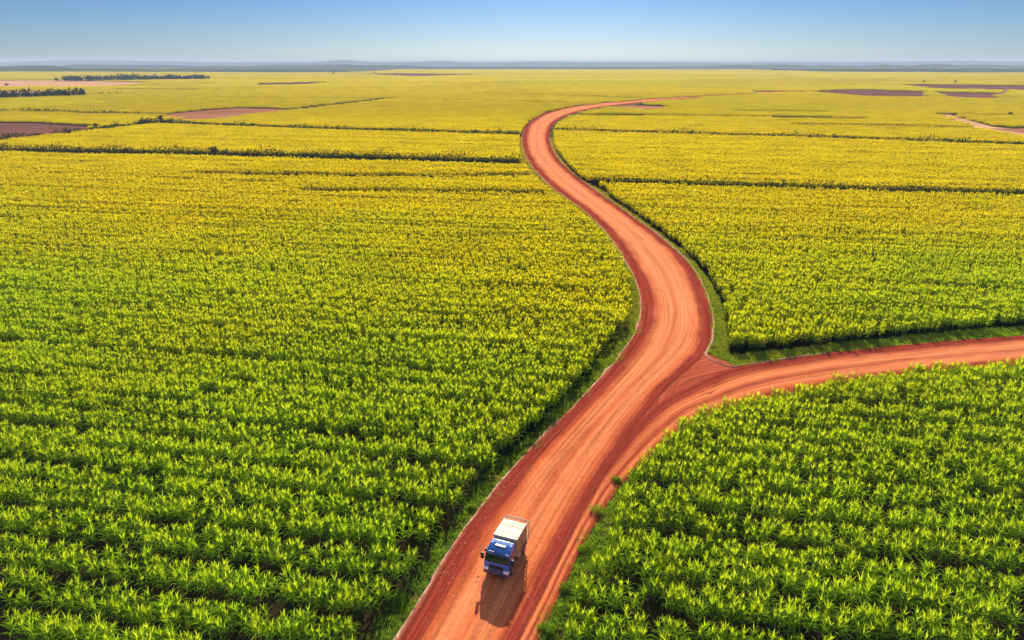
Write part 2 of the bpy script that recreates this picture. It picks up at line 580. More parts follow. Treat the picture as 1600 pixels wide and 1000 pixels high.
# ------------------------------------------------------------------ ground, roads
S = 45000
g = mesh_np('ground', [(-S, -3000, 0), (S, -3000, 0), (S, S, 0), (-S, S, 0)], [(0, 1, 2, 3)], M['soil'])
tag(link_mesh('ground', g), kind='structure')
tag(poly_sheet('verge', CORRIDOR, 0.012, M['verge']), kind='structure')
for i, (p, m) in enumerate(PLOTS):
    tag(poly_sheet('ploughed_ground', p, 0.03 + 0.004 * i, M[m]), kind='structure')


def ribbon(name, L, Rr, mat, prof, z0, nseg, seed):
    a, b = catmull(L, nseg), catmull(Rr, nseg)
    nu = 64
    us = np.linspace(0, 1, nu)
    c = (a + b) / 2
    s = np.concatenate([[0], np.cumsum(np.linalg.norm(np.diff(c, axis=0), axis=1))])
    P = a[:, None, :] * (1 - us)[None, :, None] + b[:, None, :] * us[None, :, None]
    r = np.random.default_rng(seed)
    # long wandering ruts
    z = np.interp(us, prof[0], prof[1])[None, :].repeat(len(s), 0)
    for _ in range(7):
        u0 = r.uniform(0.12, 0.88)
        ph, fr = r.uniform(0, 6.28), r.uniform(0.006, 0.02)
        cen = u0 + 0.035 * np.sin(s * fr * 6.28 + ph)
        z -= (r.uniform(0.012, 0.035) * (0.6 + 0.4 * np.sin(s * 0.05 + ph)))[:, None] * np.exp(-((us[None, :] - cen[:, None]) / r.uniform(0.010, 0.022)) ** 2)
    for _ in range(10):
        z += 0.007 * np.sin(us[None, :] * r.uniform(6, 30) + s[:, None] * r.uniform(.2, 1.6) + r.uniform(0, 6.28))
    z += r.normal(0, 0.006, z.shape)
    V = np.dstack([P, z0 + z]).reshape(-1, 3)
    idx = np.arange(len(s) * nu).reshape(len(s), nu)
    F = np.stack([idx[:-1, :-1], idx[:-1, 1:], idx[1:, 1:], idx[1:, :-1]], -1).reshape(-1, 4)
    uv = np.dstack([us[None, :].repeat(len(s), 0), s[:, None].repeat(nu, 1)]).reshape(-1, 2)
    me = mesh_np(name, V, F, mat, uv=uv, smooth=True)
    return tag(link_mesh(name, me), kind='structure'), a, b


def nseg(d):
    return int(min(60, max(6, d / 1.2)))


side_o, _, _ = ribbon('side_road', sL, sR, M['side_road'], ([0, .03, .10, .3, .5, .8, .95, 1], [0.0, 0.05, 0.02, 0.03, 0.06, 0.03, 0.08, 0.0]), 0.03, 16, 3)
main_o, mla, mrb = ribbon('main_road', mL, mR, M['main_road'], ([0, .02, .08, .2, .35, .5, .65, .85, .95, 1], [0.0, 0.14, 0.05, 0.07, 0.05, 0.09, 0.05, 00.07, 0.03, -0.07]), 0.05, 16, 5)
ap = gps([(920, 775), (1010, 640), (1060, 590), (1092, 556), (1108, 552), (1150, 572), (1200, 568), (1140, 605), (1060, 660), (985, 745), (925, 815)])
tag(poly_sheet('road_apron', ap, 0.022, M['apron'], uv=True), kind='structure')


# raised dusty lip along the road edge
def lip(name, line, w, h, mat, seed):
    r = np.random.default_rng(seed)
    d = np.gradient(line, axis=0)
    nrm = np.stack([-d[:, 1], d[:, 0]], 1) / np.linalg.norm(d, axis=1)[:, None]
    offs, hs = [-.5, -.25, 0, .25, .5], [-0.02, .75, 1, .7, -0.02]
    jit = np.interp(np.arange(len(line)), np.arange(0, len(line) + 4, 4), r.normal(0, 0.12, len(range(0, len(line) + 4, 4))))
    wid = w * (1 + np.interp(np.arange(len(line)), np.arange(0, len(line) + 3, 3), r.uniform(-.45, .45, len(range(0, len(line) + 3, 3)))))
    V = []
    for i in range(len(line)):
        for o, hh in zip(offs, hs):
            p = line[i] + nrm[i] * (o * wid[i] + jit[i])
            V.append((p[0], p[1], 0.05 + h * hh * r.uniform(.6, 1.2)))
    idx = np.arange(len(V)).reshape(-1, 5)
    F = np.stack([idx[:-1, :-1], idx[:-1, 1:], idx[1:, 1:], idx[1:, :-1]], -1).reshape(-1, 4)
    return tag(link_mesh(name, mesh_np(name, V, F, mat, smooth=True)), kind='structure')


t = NT('pale_dust')
pos_ = t.n('NewGeometry').outputs['Position']
M['dust'] = t.finish(t.principled(t.ramp(t.noise(pos_, 1.2, 5), [(0.3, (0.22, 0.07, 0.05)), (0.5, (0.40, 0.22, 0.17)), (0.7, (0.52, 0.34, 0.27))]), 0.95, 0.0, t.noise(pos_, 8, 4), 0.5, 0.04))
sel = (mla[:, 1] < 420)
lip('kerb_berm', catmull(mla[sel][::4], 4), 0.32, 0.12, M['dust'], 1)
sel = (mrb[:, 1] > 97) & (mrb[:, 1] < 420)
nose = gps([(1290, 552), (1225, 561), (1175, 569), (1145, 573), (1122, 566), (1104, 557)])
lip('kerb_berm', catmull(np.vstack([nose, mrb[sel][2::6]]), 5), 0.30, 0.10, M['dust'], 2)


# ------------------------------------------------------------------ foliage meshes
class Foliage:
    def __init__(s):
        s.V, s.F, s.Y = [], [], []

    def leaf(s, base, az, el0, length, width, droop, seg, young, fold=0.0, twist=0.0):
        """arching blade: starts at elevation el0 and bends down by droop along its length"""
        ca, sa = math.cos(az), math.sin(az)
        p = np.array(base, float)
        side = np.array([-sa, ca, 0.0])
        st = length / seg
        n0 = len(s.V)
        three = fold > 0
        for i in range(seg + 1):
            f = i / seg
            e = el0 - droop * f ** 1.5
            d = np.array([ca * math.cos(e), sa * math.cos(e), math.sin(e)])
            up = np.cross(d, side)
            up = up / np.linalg.norm(up)
            tw = twist * f
            sd_ = side * math.cos(tw) + up * math.sin(tw)
            w = width * 0.5 * (0.35 + 1.5 * f if f < 0.3 else 0.80 + 0.2 * math.sin((f - .3) / .7 * 3.14) if f < 0.55 else 1.0 * (1 - ((f - .5) / .5) ** 1.6 * 0.97))
            w = max(w, width * 0.02)
            y = min(1, max(0, young + 0.35 * (f - 0.4)))
            if three:
                fl = up * (-w * fold)
                s.V += [p - sd_ * w - fl * 1, p + fl * 0.4, p + sd_ * w - fl * 1]
                s.Y += [y, y * 0.9 + .1, y]
            else:
                s.V += [p - sd_ * w, p + sd_ * w]
                s.Y += [y, y]
            p = p + d * st
        k = 3 if three else 2
        for i in range(seg):
            for j in range(k - 1):
                a = n0 + i * k + j
                s.F.append((a, a + 1, a + k + 1, a + k))

    def tube(s, pts, r0, r1, n=5, young=0.3):
        n0 = len(s.V)
        m = len(pts)
        for i, p in enumerate(pts):
            r = r0 + (r1 - r0) * i / (m - 1)
            for j in range(n):
                a = 6.2832 * j / n
                s.V.append(np.array(p) + np.array([math.cos(a) * r, math.sin(a) * r, 0]))
                s.Y.append(young)
        for i in range(m - 1):
            for j in range(n):
                s.F.append((n0 + i * n + j, n0 + i * n + (j + 1) % n, n0 + (i + 1) * n + (j + 1) % n, n0 + (i + 1) * n + j))

    def mesh(s, name, mat):
        return mesh_np(name, s.V, s.F, mat, young=s.Y, smooth=True)


def crop_plant(seed, lod):
    """a tall cane clump: a few stalks, long arching lower leaves, a tight upright tuft of young leaves on top"""
    r = random.Random(seed)
    L, T = Foliage(), Foliage()
    nst = r.choice([2, 3, 3]) if lod < 2 else 2
    for k in range(nst):
        a = 6.283 * (k + r.random() * .6) / nst
        bx, by = .22 * math.cos(a), .22 * math.sin(a)
        lean = r.uniform(.05, .22)
        h = r.uniform(1.35, 1.75)
        tip = (bx + lean * math.cos(a), by + lean * math.sin(a), h)
        if lod == 0:
            T.tube([(bx, by, -0.05), (bx + lean * .3 * math.cos(a), by + lean * .3 * math.sin(a), h * .5), tip], .045, .03)
        # arching mature leaves up the stalk
        n = {0: 9, 1: 7, 2: 5}[lod]
        for i in range(n):
            f = .22 + .72 * (i + r.random() * .5) / n
            p = (bx + lean * f * math.cos(a), by + lean * f * math.sin(a), h * f)
            az = a + i * 2.4 + r.uniform(-.5, .5)
            L.leaf(p, az, r.uniform(.85, 1.2), r.uniform(1.0, 1.5), r.uniform(.11, .155) * (1, 1.05, 1.15)[lod], r.uniform(1.5, 2.3),
                   (6, 3, 2)[lod], .10 + .35 * f, .35 if lod == 0 else 0, r.uniform(-.5, .5))
        # upright young tuft
        n = {0: 8, 1: 7, 2: 5}[lod]
        for i in range(n):
            az = a + i * 2.4 + r.uniform(-.4, .4)
            L.leaf((tip[0], tip[1], h - .1 + .25 * i / n), az, r.uniform(1.15, 1.5), r.uniform(.75, 1.15), r.uniform(.075, .12) * (1, 1.1, 1.35)[lod],
                   r.uniform(.2, 1.1), (4, 2, 1)[lod], .55 + .3 * i / n, .3 if lod == 0 else 0, r.uniform(-.8, .8))
    return L, T


NEAR_PLANTS = []
for i in range(14):
    L, T = crop_plant(100 + i, 0)
    NEAR_PLANTS.append((L.mesh('leaves', M['crop']), T.mesh('stalk', M['stalk']), L, T))


def proto_coll(name, meshes):
    c = bpy.data.collections.new(name)
    for me in meshes:
        c.objects.link(bpy.data.objects.new(name, me))
    return c


def joined(L, T, name):
    """leaves and stalks of one plant in a single mesh for the mass of the field"""
    nv = len(L.V)
    me = mesh_np(name, list(L.V) + list(T.V), list(L.F) + [tuple(x + nv for x in f) for f in T.F], M['crop'], young=list(L.Y) + list(T.Y), smooth=True)
    me.materials.append(M['stalk'])
    mi = np.zeros(len(me.polygons), np.int32)
    mi[len(L.F):] = 1
    me.polygons.foreach_set('material_index', mi)
    return me


NEAR = proto_coll('crop_plant_near', [joined(L, T, 'crop_plant_near') for _, _, L, T in NEAR_PLANTS])
MID = proto_coll('crop_plant_mid', [crop_plant(200 + i, 1)[0].mesh('crop_plant_mid', M['crop']) for i in range(9)])
ROW, STEP, AX = 1.85, 0.86, R(-10)


def patch_mesh(name, size, seed, lod, keep):
    r = random.Random(seed)
    base = [crop_plant(300 + i, lod)[0] for i in range(5)]
    V, F, Y = [], [], []
    for ry in np.arange(-size / 2 + ROW / 2, size / 2, ROW):
        for rx in np.arange(-size / 2 + STEP / 2, size / 2, STEP):
            if r.random() > keep:
                continue
            b = r.choice(base)
            a, sc = r.random() * 6.28, r.uniform(.85, 1.15) * (1 + .35 * (1 - keep))
            ca, sa = math.cos(a) * sc, math.sin(a) * sc
            A = np.array(b.V)
            W = np.stack([A[:, 0] * ca - A[:, 1] * sa + rx + r.uniform(-.35, .35), A[:, 0] * sa + A[:, 1] * ca + ry + r.uniform(-.3, .3), A[:, 2] * sc], 1)
            n0 = len(V)
            V.extend(W)
            Y.extend(b.Y)
            F.extend([tuple(x + n0 for x in f) for f in b.F])
    return mesh_np(name, V, F, M['crop'], young=Y)


PATCH_A = proto_coll('crop_patch_near', [patch_mesh('crop_patch_near', 10, 400 + i, 2, 1.0) for i in range(4)])
PATCH_B = proto_coll('crop_patch_far', [patch_mesh('crop_patch_far', 20, 410 + i, 2, 1.0) for i in range(3)])
PATCH_C = proto_coll('crop_patch_distant', [patch_mesh('crop_patch_distant', 60, 420 + i, 2, 0.75) for i in range(2)])


def scatter(o, sets):
    """sets: (points, rotz, scale, variant, collection, tilt) planted on one object"""
    V, rot, sc, var, ci = [], [], [], [], []
    for k, (P, rz, s, v, c) in enumerate(sets):
        V.append(np.column_stack([P[:, 0], P[:, 1], np.zeros(len(P)) if P.shape[1] < 3 else P[:, 2]]))
        n = len(P)
        tl = rng.normal(0, .11, (n, 2)) if c in (NEAR, MID) else np.zeros((n, 2))
        rot.append(np.column_stack([tl, rz]))
        sc.append(s)
        var.append(v)
        ci.append(np.full(n, k))
    V, rot, sc, var, ci = np.vstack(V), np.vstack(rot), np.concatenate(sc), np.concatenate(var), np.concatenate(ci)
    me = o.data
    me.clear_geometry()
    me.vertices.add(len(V))
    me.vertices.foreach_set('co', V.astype(np.float32).ravel())
    for nm, ty, dat, fld in (('rot', 'FLOAT_VECTOR', rot, 'vector'), ('scl', 'FLOAT', sc, 'value'), ('var', 'INT', var, 'value'), ('kit', 'INT', ci, 'value')):
        a = me.attributes.new(nm, ty, 'POINT')
        a.data.foreach_set(fld, np.ascontiguousarray(dat, np.int32 if ty == 'INT' else np.float32).ravel())
    ng = bpy.data.node_groups.new('planting', 'GeometryNodeTree')
    ng.interface.new_socket('Geometry', in_out='INPUT', socket_type='NodeSocketGeometry')
    ng.interface.new_socket('Geometry', in_out='OUTPUT', socket_type='NodeSocketGeometry')
    gi, go = ng.nodes.new('NodeGroupInput'), ng.nodes.new('NodeGroupOutput')
    jn = ng.nodes.new('GeometryNodeJoinGeometry')

    def attr(nm, ty):
        a = ng.nodes.new('GeometryNodeInputNamedAttribute')
        a.data_type = ty
        a.inputs[0].default_value = nm
        return a.outputs[0]
    for k, st in enumerate(sets):
        ip = ng.nodes.new('GeometryNodeInstanceOnPoints')
        cinf = ng.nodes.new('GeometryNodeCollectionInfo')
        cinf.inputs['Collection'].default_value = st[4]
        cinf.inputs['Separate Children'].default_value = True
        cinf.inputs['Reset Children'].default_value = True
        cmp = ng.nodes.new('FunctionNodeCompare')
        cmp.data_type, cmp.operation = 'INT', 'EQUAL'
        ng.links.new(attr('kit', 'INT'), cmp.inputs[2])
        cmp.inputs[3].default_value = k
        ng.links.new(gi.outputs[0], ip.inputs['Points'])
        ng.links.new(cmp.outputs[0], ip.inputs['Selection'])
        ng.links.new(cinf.outputs[0], ip.inputs['Instance'])
        ip.inputs['Pick Instance'].default_value = True
        ng.links.new(attr('var', 'INT'), ip.inputs['Instance Index'])
        ng.links.new(attr('rot', 'FLOAT_VECTOR'), ip.inputs['Rotation'])
        ng.links.new(attr('scl', 'FLOAT'), ip.inputs['Scale'])
        ng.links.new(ip.outputs[0], jn.inputs[0])
    ng.links.new(jn.outputs[0], go.inputs[0])
    md = o.modifiers.new('planting', 'NODES')
    md.node_group = ng


# ------------------------------------------------------------------ planting the fields
def lattice(y0, y1, dx, dy, jx, jy, pad=6.0, k=0.80):
    """rows turned by AX over the wedge of land in front of the camera between y0 and y1"""
    ca, sa = math.cos(AX), math.sin(AX)
    hw = k * y1 + 12
    ext = math.hypot(hw, y1) + 20
    ii = np.arange(-int(ext / dx), int(ext / dx) + 1)
    jj = np.arange(int((y0 * ca - hw * abs(sa)) / dy) - 2, int((y1 * ca + hw * abs(sa)) / dy) + 2)
    jy_ = jj * dy if dy > 5 else (jj // 2) * dy * 2 + (jj % 2) * dy * .78
    A, B = np.meshgrid(ii * dx, jy_)
    A = A + (np.arange(len(jj)) % 2)[:, None] * dx * .5
    A, B = A.ravel(), B.ravel()
    x, y = A * ca - B * sa, A * sa + B * ca
    m = (y >= y0) & (y < y1) & (np.abs(x) < k * y + pad)
    P = np.column_stack([x, y])[m]
    # rows wander a little
    P[:, 1] += .35 * np.sin(P[:, 0] * .07 + P[:, 1] * .3)
    rw = (np.repeat(np.arange(len(jj)), len(ii)))[m]
    rh = rng.normal(0, .05 if y0 < 100 else .065, len(jj))[rw]
    return np.column_stack([P + rng.normal(0, 1, P.shape) * (jx, jy), rh])


def free(P, margin):
    P = P[:, :2]
    ok = ~inside(P, CORRIDOR)
    if margin > 0:
        m = P[:, 1] < 900
        q = P[m]
        d = np.minimum(np.minimum(dist_line(q, eL), dist_line(q, eR)), dist_line(q, eF))
        ok[m] &= d > margin
        ok[m] &= (dist_line(q, eL) > margin + .9) | (q[:, 1] > 105)
    for L, w in GAPS:
        ok &= dist_line(P, L) > w + max(0, margin - .6)
    for p, _ in PLOTS:
        ok &= ~inside(P, p)
    return ok


def field_of(P):
    return np.where(inside(P, FRONT_FIELD), 2, np.where(inside(P, RIGHT_FIELD), 1, 0))


Pn = lattice(31, 135, STEP, ROW, .20, .17)
Pn = Pn[free(Pn, .4)]
# the crop has thin spots
thin = (np.sin(Pn[:, 0] * .31 + 1.3) * np.sin(Pn[:, 1] * .23 + Pn[:, 0] * .11) > .93) & (rng.random(len(Pn)) < .5)
Pn = Pn[~thin]
Pm = lattice(135, 520, .76, 1.8, .2, .13)
Pm = Pm[free(Pm, .35)]
Pa = lattice(520, 1150, 10, 10, 0, 0)
Pa = Pa[free(Pa, 4.0)]
Pb = lattice(1150, 2600, 20, 20, 0, 0)
Pb = Pb[free(Pb, 0.0)]
Pc = lattice(2600, 4700, 60, 60, 0, 0)
Pc = Pc[free(Pc, 0.0)]
Pc = Pc[(Pc[:, 1] < 3350 + 150 * np.sin(Pc[:, 0] * .002)) | ((Pc[:, 0] > -700) & (Pc[:, 0] < 1500))]


def mk(P, c, fixed=False):
    n = len(P)
    nv = len(c.objects)
    rz = rng.uniform(0, 6.283, n) if not fixed else AX + rng.integers(0, 2, n) * math.pi
    swell = .05 * np.sin(P[:, 0] * .13 + 2.1 * np.sin(P[:, 1] * .4)) + .03 * np.sin(P[:, 0] * .05 + P[:, 1] * .9)
    s = (rng.normal(0.92 if c is NEAR else 0.88, .075, n) + P[:, 2] + swell).clip(.66, 1.32) if not fixed else rng.uniform(.96, 1.06, n)
    return [P[:, :2], rz, s, rng.integers(0, nv, n), c]


SETS = [mk(Pn, NEAR), mk(Pm, MID), mk(Pa, PATCH_A, True), mk(Pb, PATCH_B, True), mk(Pc, PATCH_C, True)]

# the plants that show largest: each an object of its own
Pn = Pn[:, :2]
fn = field_of(Pn)
inview = (np.abs(Pn[:, 0]) < .745 * (Pn[:, 1] * .94 + 14)) & (Pn[:, 1] > 36.5)
depth = Pn[:, 1] * CP + (CAM_H - 2) * SP
order = np.argsort(np.where(inview, depth, 1e9))[:300]
own = np.zeros(len(Pn), bool)
own[order] = True
dl, dr = dist_line(Pn, eL), dist_line(Pn, eF)
LAB = {
    'le': ('green cane plant at the grassy edge of the front left field', 'cane plants along the left verge'),
    'li': ('green cane plant deep in the front rows of the left field', 'cane plants in the front of the left field'),
    're': ('green cane plant at the road edge of the front right field', 'cane plants along the right road edge'),
    'ri': ('green cane plant deep in the front rows of the right field', 'cane plants in the front of the right field'),
}
rzs, scs, vrs = SETS[0][1], SETS[0][2], SETS[0][3]
for i in order:
    x, y = Pn[i, :2]
    key = ('r' if fn[i] == 2 else 'l') + ('e' if min(dl[i], dr[i]) < 2.2 else 'i')
    e = empty('cane_plant', (x, y, 0))
    e.rotation_euler = (rng.normal(0, .10), rng.normal(0, .10), rzs[i])
    e.scale = (scs[i],) * 3
    tag(e, LAB[key][0], 'plant', LAB[key][1])
    link_mesh('leaves', NEAR_PLANTS[vrs[i]][0], None, e)
    link_mesh('stalk', NEAR_PLANTS[vrs[i]][1], None, e)

FIELD_LABEL = ['broad cane crop filling the field left of the winding red road', 'yellowing cane crop filling the land right of the winding red road',
               'cane crop filling the rounded field below the side road']
for fi in range(3):
    sets = []
    for k, (P, rz, s, v, c) in enumerate(SETS):
        m = field_of(P) == fi
        if k == 0:
            m &= ~own
        if m.any():
            sets.append((P[m], rz[m], s[m], v[m], c))
    o = link_mesh('crop_field', bpy.data.meshes.new('crop_field'))
    scatter(o, sets)
    tag(o, FIELD_LABEL[fi], 'crop field', kind='stuff')

# ------------------------------------------------------------------ verge grass
def tuft(seed, n, rad, hmin, hmax, w):
    r = random.Random(seed)
    f = Foliage()
    for i in range(n):
        a, d = r.random() * 6.283, rad * math.sqrt(r.random())
        f.leaf((d * math.cos(a), d * math.sin(a), -.02), a + r.uniform(-1.2, 1.2), r.uniform(.8, 1.45), r.uniform(hmin, hmax), w * r.uniform(.7, 1.3), r.uniform(.4, 1.6), 2,
               r.uniform(.1, .8))
    return f.mesh('grass_tuft', M['grass'])


TUFT = proto_coll('grass_tuft', [tuft(500 + i, 42, .42, .14, .38, .03) for i in range(5)])
TUFT_FAR = proto_coll('grass_tuft_far', [tuft(520 + i, 26, .9, .2, .5, .09) for i in range(3)])


def road_poly(L, Rr, inset=.12):
    a, b = catmull(L, 12), catmull(Rr, 12)
    return np.vstack([a + (b - a) * .012, (b - (b - a) * .012)[::-1]])


MERGE = np.vstack([(mL + mR)[:9] / 2, gps([(1090, 597), (1060, 640), (1000, 710)]), ((sL + sR) / 2)[:5][::-1]])
RP_MAIN, RP_SIDE = road_poly(mL, mR), road_poly(sL, sR)


def verge_pts(y0, y1, dens):
    lo, hi = CORRIDOR[CORRIDOR[:, 1] < y1 + 60].min(0), CORRIDOR[CORRIDOR[:, 1] < y1 + 60].max(0)
    lo[1], hi[1] = y0, y1
    lo[0], hi[0] = max(lo[0], -.8 * y1), min(hi[0], .8 * y1)
    n = int((hi[0] - lo[0]) * (hi[1] - lo[1]) * dens)
    P = rng.uniform(lo, hi, (n, 2))
    m = inside(P, CORRIDOR) | (dist_line(P, eL) < 1.2) | (dist_line(P, eF) < 1.0)
    P = P[m]
    creep = np.sin(P[:, 0] * .9 + 2 * np.sin(P[:, 1] * .37)) * np.sin(P[:, 1] * .61) + rng.normal(0, .35, len(P)) > .75
    P = P[~inside(P, RP_MAIN) & ~inside(P, RP_SIDE) | (creep & (dist_line(P, mL) < .8)) | (creep & (dist_line(P, sR) < .6))]
    P = P[~inside(P, ap) & ~inside(P, MERGE)]
    return P


G1, G2 = verge_pts(31, 150, 5.5), verge_pts(150, 420, 1.2)
# ragged border: the grass creeps onto the dirt here and there
o = link_mesh('grass', bpy.data.meshes.new('grass'))
scatter(o, [(G1, rng.uniform(0, 6.28, len(G1)), rng.uniform(.6, 1.35, len(G1)), rng.integers(0, 5, len(G1)), TUFT),
            (G2, rng.uniform(0, 6.28, len(G2)), rng.uniform(.7, 1.2, len(G2)), rng.integers(0, 3, len(G2)), TUFT_FAR)])
tag(o, 'rough green grass on the verges between crop and road', 'grass', kind='stuff')


# ------------------------------------------------------------------ bushes, hedges, far trees
def leafy(f, c, rad, n, r, size, flat=1.0, young=(.1, .9)):
    """leaf-sized faces spread through an uneven lobe"""
    for _ in range(n):
        v = Vector((r.gauss(0, 1), r.gauss(0, 1), r.gauss(0, 1))).normalized() * rad * (r.random() ** .4)
        p = (c[0] + v.x, c[1] + v.y, max(.03, c[2] + v.z * flat))
        f.leaf(p, r.random() * 6.283, r.uniform(-.3, 1.3), size * r.uniform(.6, 1.4), size * r.uniform(.35, .6), r.uniform(0, 1.2), 2, r.uniform(*young))


WEEDS = [((622, 938), 1.15, 'low rounded weed bush bulging over the left road edge', .9), ((632, 890), .55, 'small weed clump on the left verge under the cane edge', .7),
         ((737, 795), .6, 'small yellowish weed clump on the left kerb uphill of the truck', .8), ((935, 800), 1.1, 'leafy weed bush right of the road under the tall right crop', .9),
         ((912, 858), 1.0, 'weed bush at the right road edge level with the truck', .9), ((887, 925), .9, 'weed bush at the right road edge below the truck', .9),
         ((962, 752), .9, 'weed bush where the right crop edge meets the merging road', .9), ((818, 708), .5, 'small yellowish weed tuft on the left kerb below the junction', .8),
         ((850, 985), .9, 'lowest weed bush on the right road edge at the picture bottom', .9)]
for k, (px, rad, lab, yg) in enumerate(WEEDS):
    r = random.Random(600 + k)
    x, y = gp(*px)
    f = Foliage()
    for j in range(7):
        a, d = r.random() * 6.283, rad * .6 * math.sqrt(r.random())
        leafy(f, (d * math.cos(a), d * math.sin(a), rad * r.uniform(.18, .38)), rad * r.uniform(.35, .55), 170, r, .11, .75, (.1, yg))
    o = link_mesh('weed_bush', f.mesh('weed_bush', M['grass']))
    o.location = (x, y, 0)
    tag(o, lab, 'bush', 'weed bushes along the road')


def bush_row(name, pts, spacing, h, seed, size, n, wid, wave=.35):
    r = random.Random(seed)
    f = Foliage()
    P = gps(pts)
    o0 = P.mean(0)
    for i in range(len(P) - 1):
        d = P[i + 1] - P[i]
        ln = np.linalg.norm(d)
        for k in range(int(ln / spacing)):
            q = P[i] + d * (k + r.random()) * spacing / ln - o0
            hh = h * r.uniform(.5, 1.0) * (1.35 if r.random() < .06 else 1) * (1.1 - wave + wave * math.sin(k * .21 + i))
            leafy(f, (q[0] + r.uniform(-wid, wid) * .5, q[1] + r.uniform(-wid, wid) * .5, hh * .5), hh * .62, n, r, size, .85)
    ob = link_mesh(name, f.mesh(name, M['bush']))
    ob.location = (o0[0], o0[1], 0)
    return ob


o = bush_row('hedge', [(-110, 235), (0, 239), (330, 245), (812, 258)], 1.0, 5.6, 1, .9, 46, 2.5, .2)
tag(o, 'long dark hedge row crossing the left field up to the road bend', 'hedge', 'hedges between the fields')
o = bush_row('hedge', [(-110, 236), (0, 223), (100, 212), (180, 203), (245, 194)], 1.5, 5.5, 2, 1.3, 40, 5)
tag(o, 'bushy hedge below the dark bare plot at the far left', 'hedge', 'hedges between the fields')
o = bush_row('hedge', [(250, 193), (500, 203), (812, 212)], 2.0, 4.0, 3, 1.2, 22, 2.5)
tag(o, 'thin dark hedge row farther up the left field above the long hedge', 'hedge', 'hedges between the fields')
o = bush_row('hedge', [(862, 204.5), (1250, 215.5), (1700, 231)], 2.2, 4.0, 4, 1.2, 20, 2.5)
tag(o, 'thin dark hedge row crossing the right fields from the road bend', 'hedge', 'hedges between the fields')
o = bush_row('hedge', [(922, 285), (1250, 295.5), (1760, 311.5)], 1.1, 3.4, 5, .7, 34, 1.6, .2)
tag(o, 'dark hedge strip crossing the right field below the bend', 'hedge', 'hedges between the fields')
o = bush_row('hedge', [(-110, 175), (30, 174), (150, 177.5), (244, 180)], 4.5, 3.8, 6, 1.8, 12, 3)
tag(o, 'faint hedge line left of the pinkish bare plot', 'hedge', 'hedges between the fields')
o = bush_row('treeline', [(95, 127), (200, 126), (325, 124.3)], 3, 11, 7, 5, 70, 26, .05)
tag(o, 'dark tree belt on the pale land near the left horizon', 'treeline', kind='stuff')
o = bush_row('treeline', [(-120, 157), (0, 155), (70, 152.5), (135, 150)], 2.4, 9.5, 8, 3.5, 70, 14, .05)
tag(o, 'dark green tree belt at the left picture edge in front of a pale strip', 'treeline', kind='stuff')
o = bush_row('treeline', [(135, 149.5), (200, 147.5)], 6, 4, 9, 2.5, 20, 5)
tag(o, 'low scrub strip tapering right from the left edge tree belt', 'scrub', kind='stuff')


def small_tree(px, py, h, label, seed):
    r = random.Random(seed)
    x, y = gp(px, py)
    e = empty('tree', (x, y, 0))
    tr = Foliage()
    tr.tube([(0, 0, -.1), (.1, 0, h * .3), (.25, .1, h * .6)], h * .05, h * .02, 7)
    for a in (0.3, 2.2, 4.1):
        tr.tube([(.1, 0, h * .3), (.1 + h * .2 * math.cos(a), h * .2 * math.sin(a), h * .6)], h * .025, h * .01, 5)
    link_mesh('trunk', tr.mesh('trunk', M['stalk']), None, e)
    f = Foliage()
    for j in range(9):
        a, d = r.random() * 6.283, h * .33 * r.random()
        leafy(f, (d * math.cos(a), d * math.sin(a), h * r.uniform(.4, .8)), h * r.uniform(.16, .27), 70, r, h * .11, .8)
    link_mesh('crown', f.mesh('crown', M['bush']), None, e)
    tag(e, label, 'tree', 'scattered field trees')


for i, (px, py, h, lab) in enumerate([
        (252, 193, 6.5, 'round tree where the left hedges meet by the pinkish plot'),
        (223, 195.5, 4.5, 'small tree just left of the round tree on the bushy hedge'),
        (150, 202, 4.5, 'dark tree on the bushy hedge at the tip of the dark plot'),
        (337, 244.5, 5.2, 'bush-like tree rising from the middle of the long left hedge'),
        (1492, 131, 8, 'lone tree behind the dark plots at the far right'),
        (1444, 130.5, 7, 'lone tree left of another behind the far right dark plots'),
        (12, 136, 8, 'lone dark tree on the pale strip at the far left edge'),
        (1578, 182.5, 4.5, 'small tree on the track line at the right picture edge'),
        (521, 117, 11, 'left of two tiny trees by the faint plot near the horizon'),
        (586, 115.5, 10, 'right of two tiny trees by the faint plot near the horizon')]):
    small_tree(px, py, h, lab, 700 + i)

# ------------------------------------------------------------------ distance: farmland, woods, hills
fm = mesh_np('far_plain', [(-16000, 3150, 0.5), (16000, 3150, 0.5), (30000, 26000, 0.5), (-30000, 26000, 0.5)], [(0, 1, 2, 3)], M['farmland'])
tag(link_mesh('far_plain', fm), kind='structure')


def ridge(name, y, depth, x0, x1, prof, seed, n=220, kind='structure', jag=0.0):
    r = np.random.default_rng(seed)
    xs = np.linspace(x0, x1, n)
    hs = prof(xs)
    if jag:
        hs = hs * np.clip(np.minimum(xs - x0, x1 - xs) / 1500, 0, 1)
    V, nv = [], 7
    cs = np.array([0, .45, .85, 1, .9, .5, 0])
    for i in range(n):
        for j in range(nv):
            V.append((xs[i], y + depth * j / (nv - 1) + r.normal(0, depth * .02), max(0, hs[i] * cs[j] + r.normal(0, jag) * (0 < j < nv - 1)) - (2 if j in (0, nv - 1) else 0)))
    idx = np.arange(n * nv).reshape(n, nv)
    F = np.stack([idx[:-1, :-1], idx[1:, :-1], idx[1:, 1:], idx[:-1, 1:]], -1).reshape(-1, 4)
    return tag(link_mesh(name, mesh_np(name, V, F, M['forest'], smooth=True)), kind=kind)


def bump(xs, c, w, h, p=2):
    return h * np.exp(-np.abs((xs - c) / w) ** p)


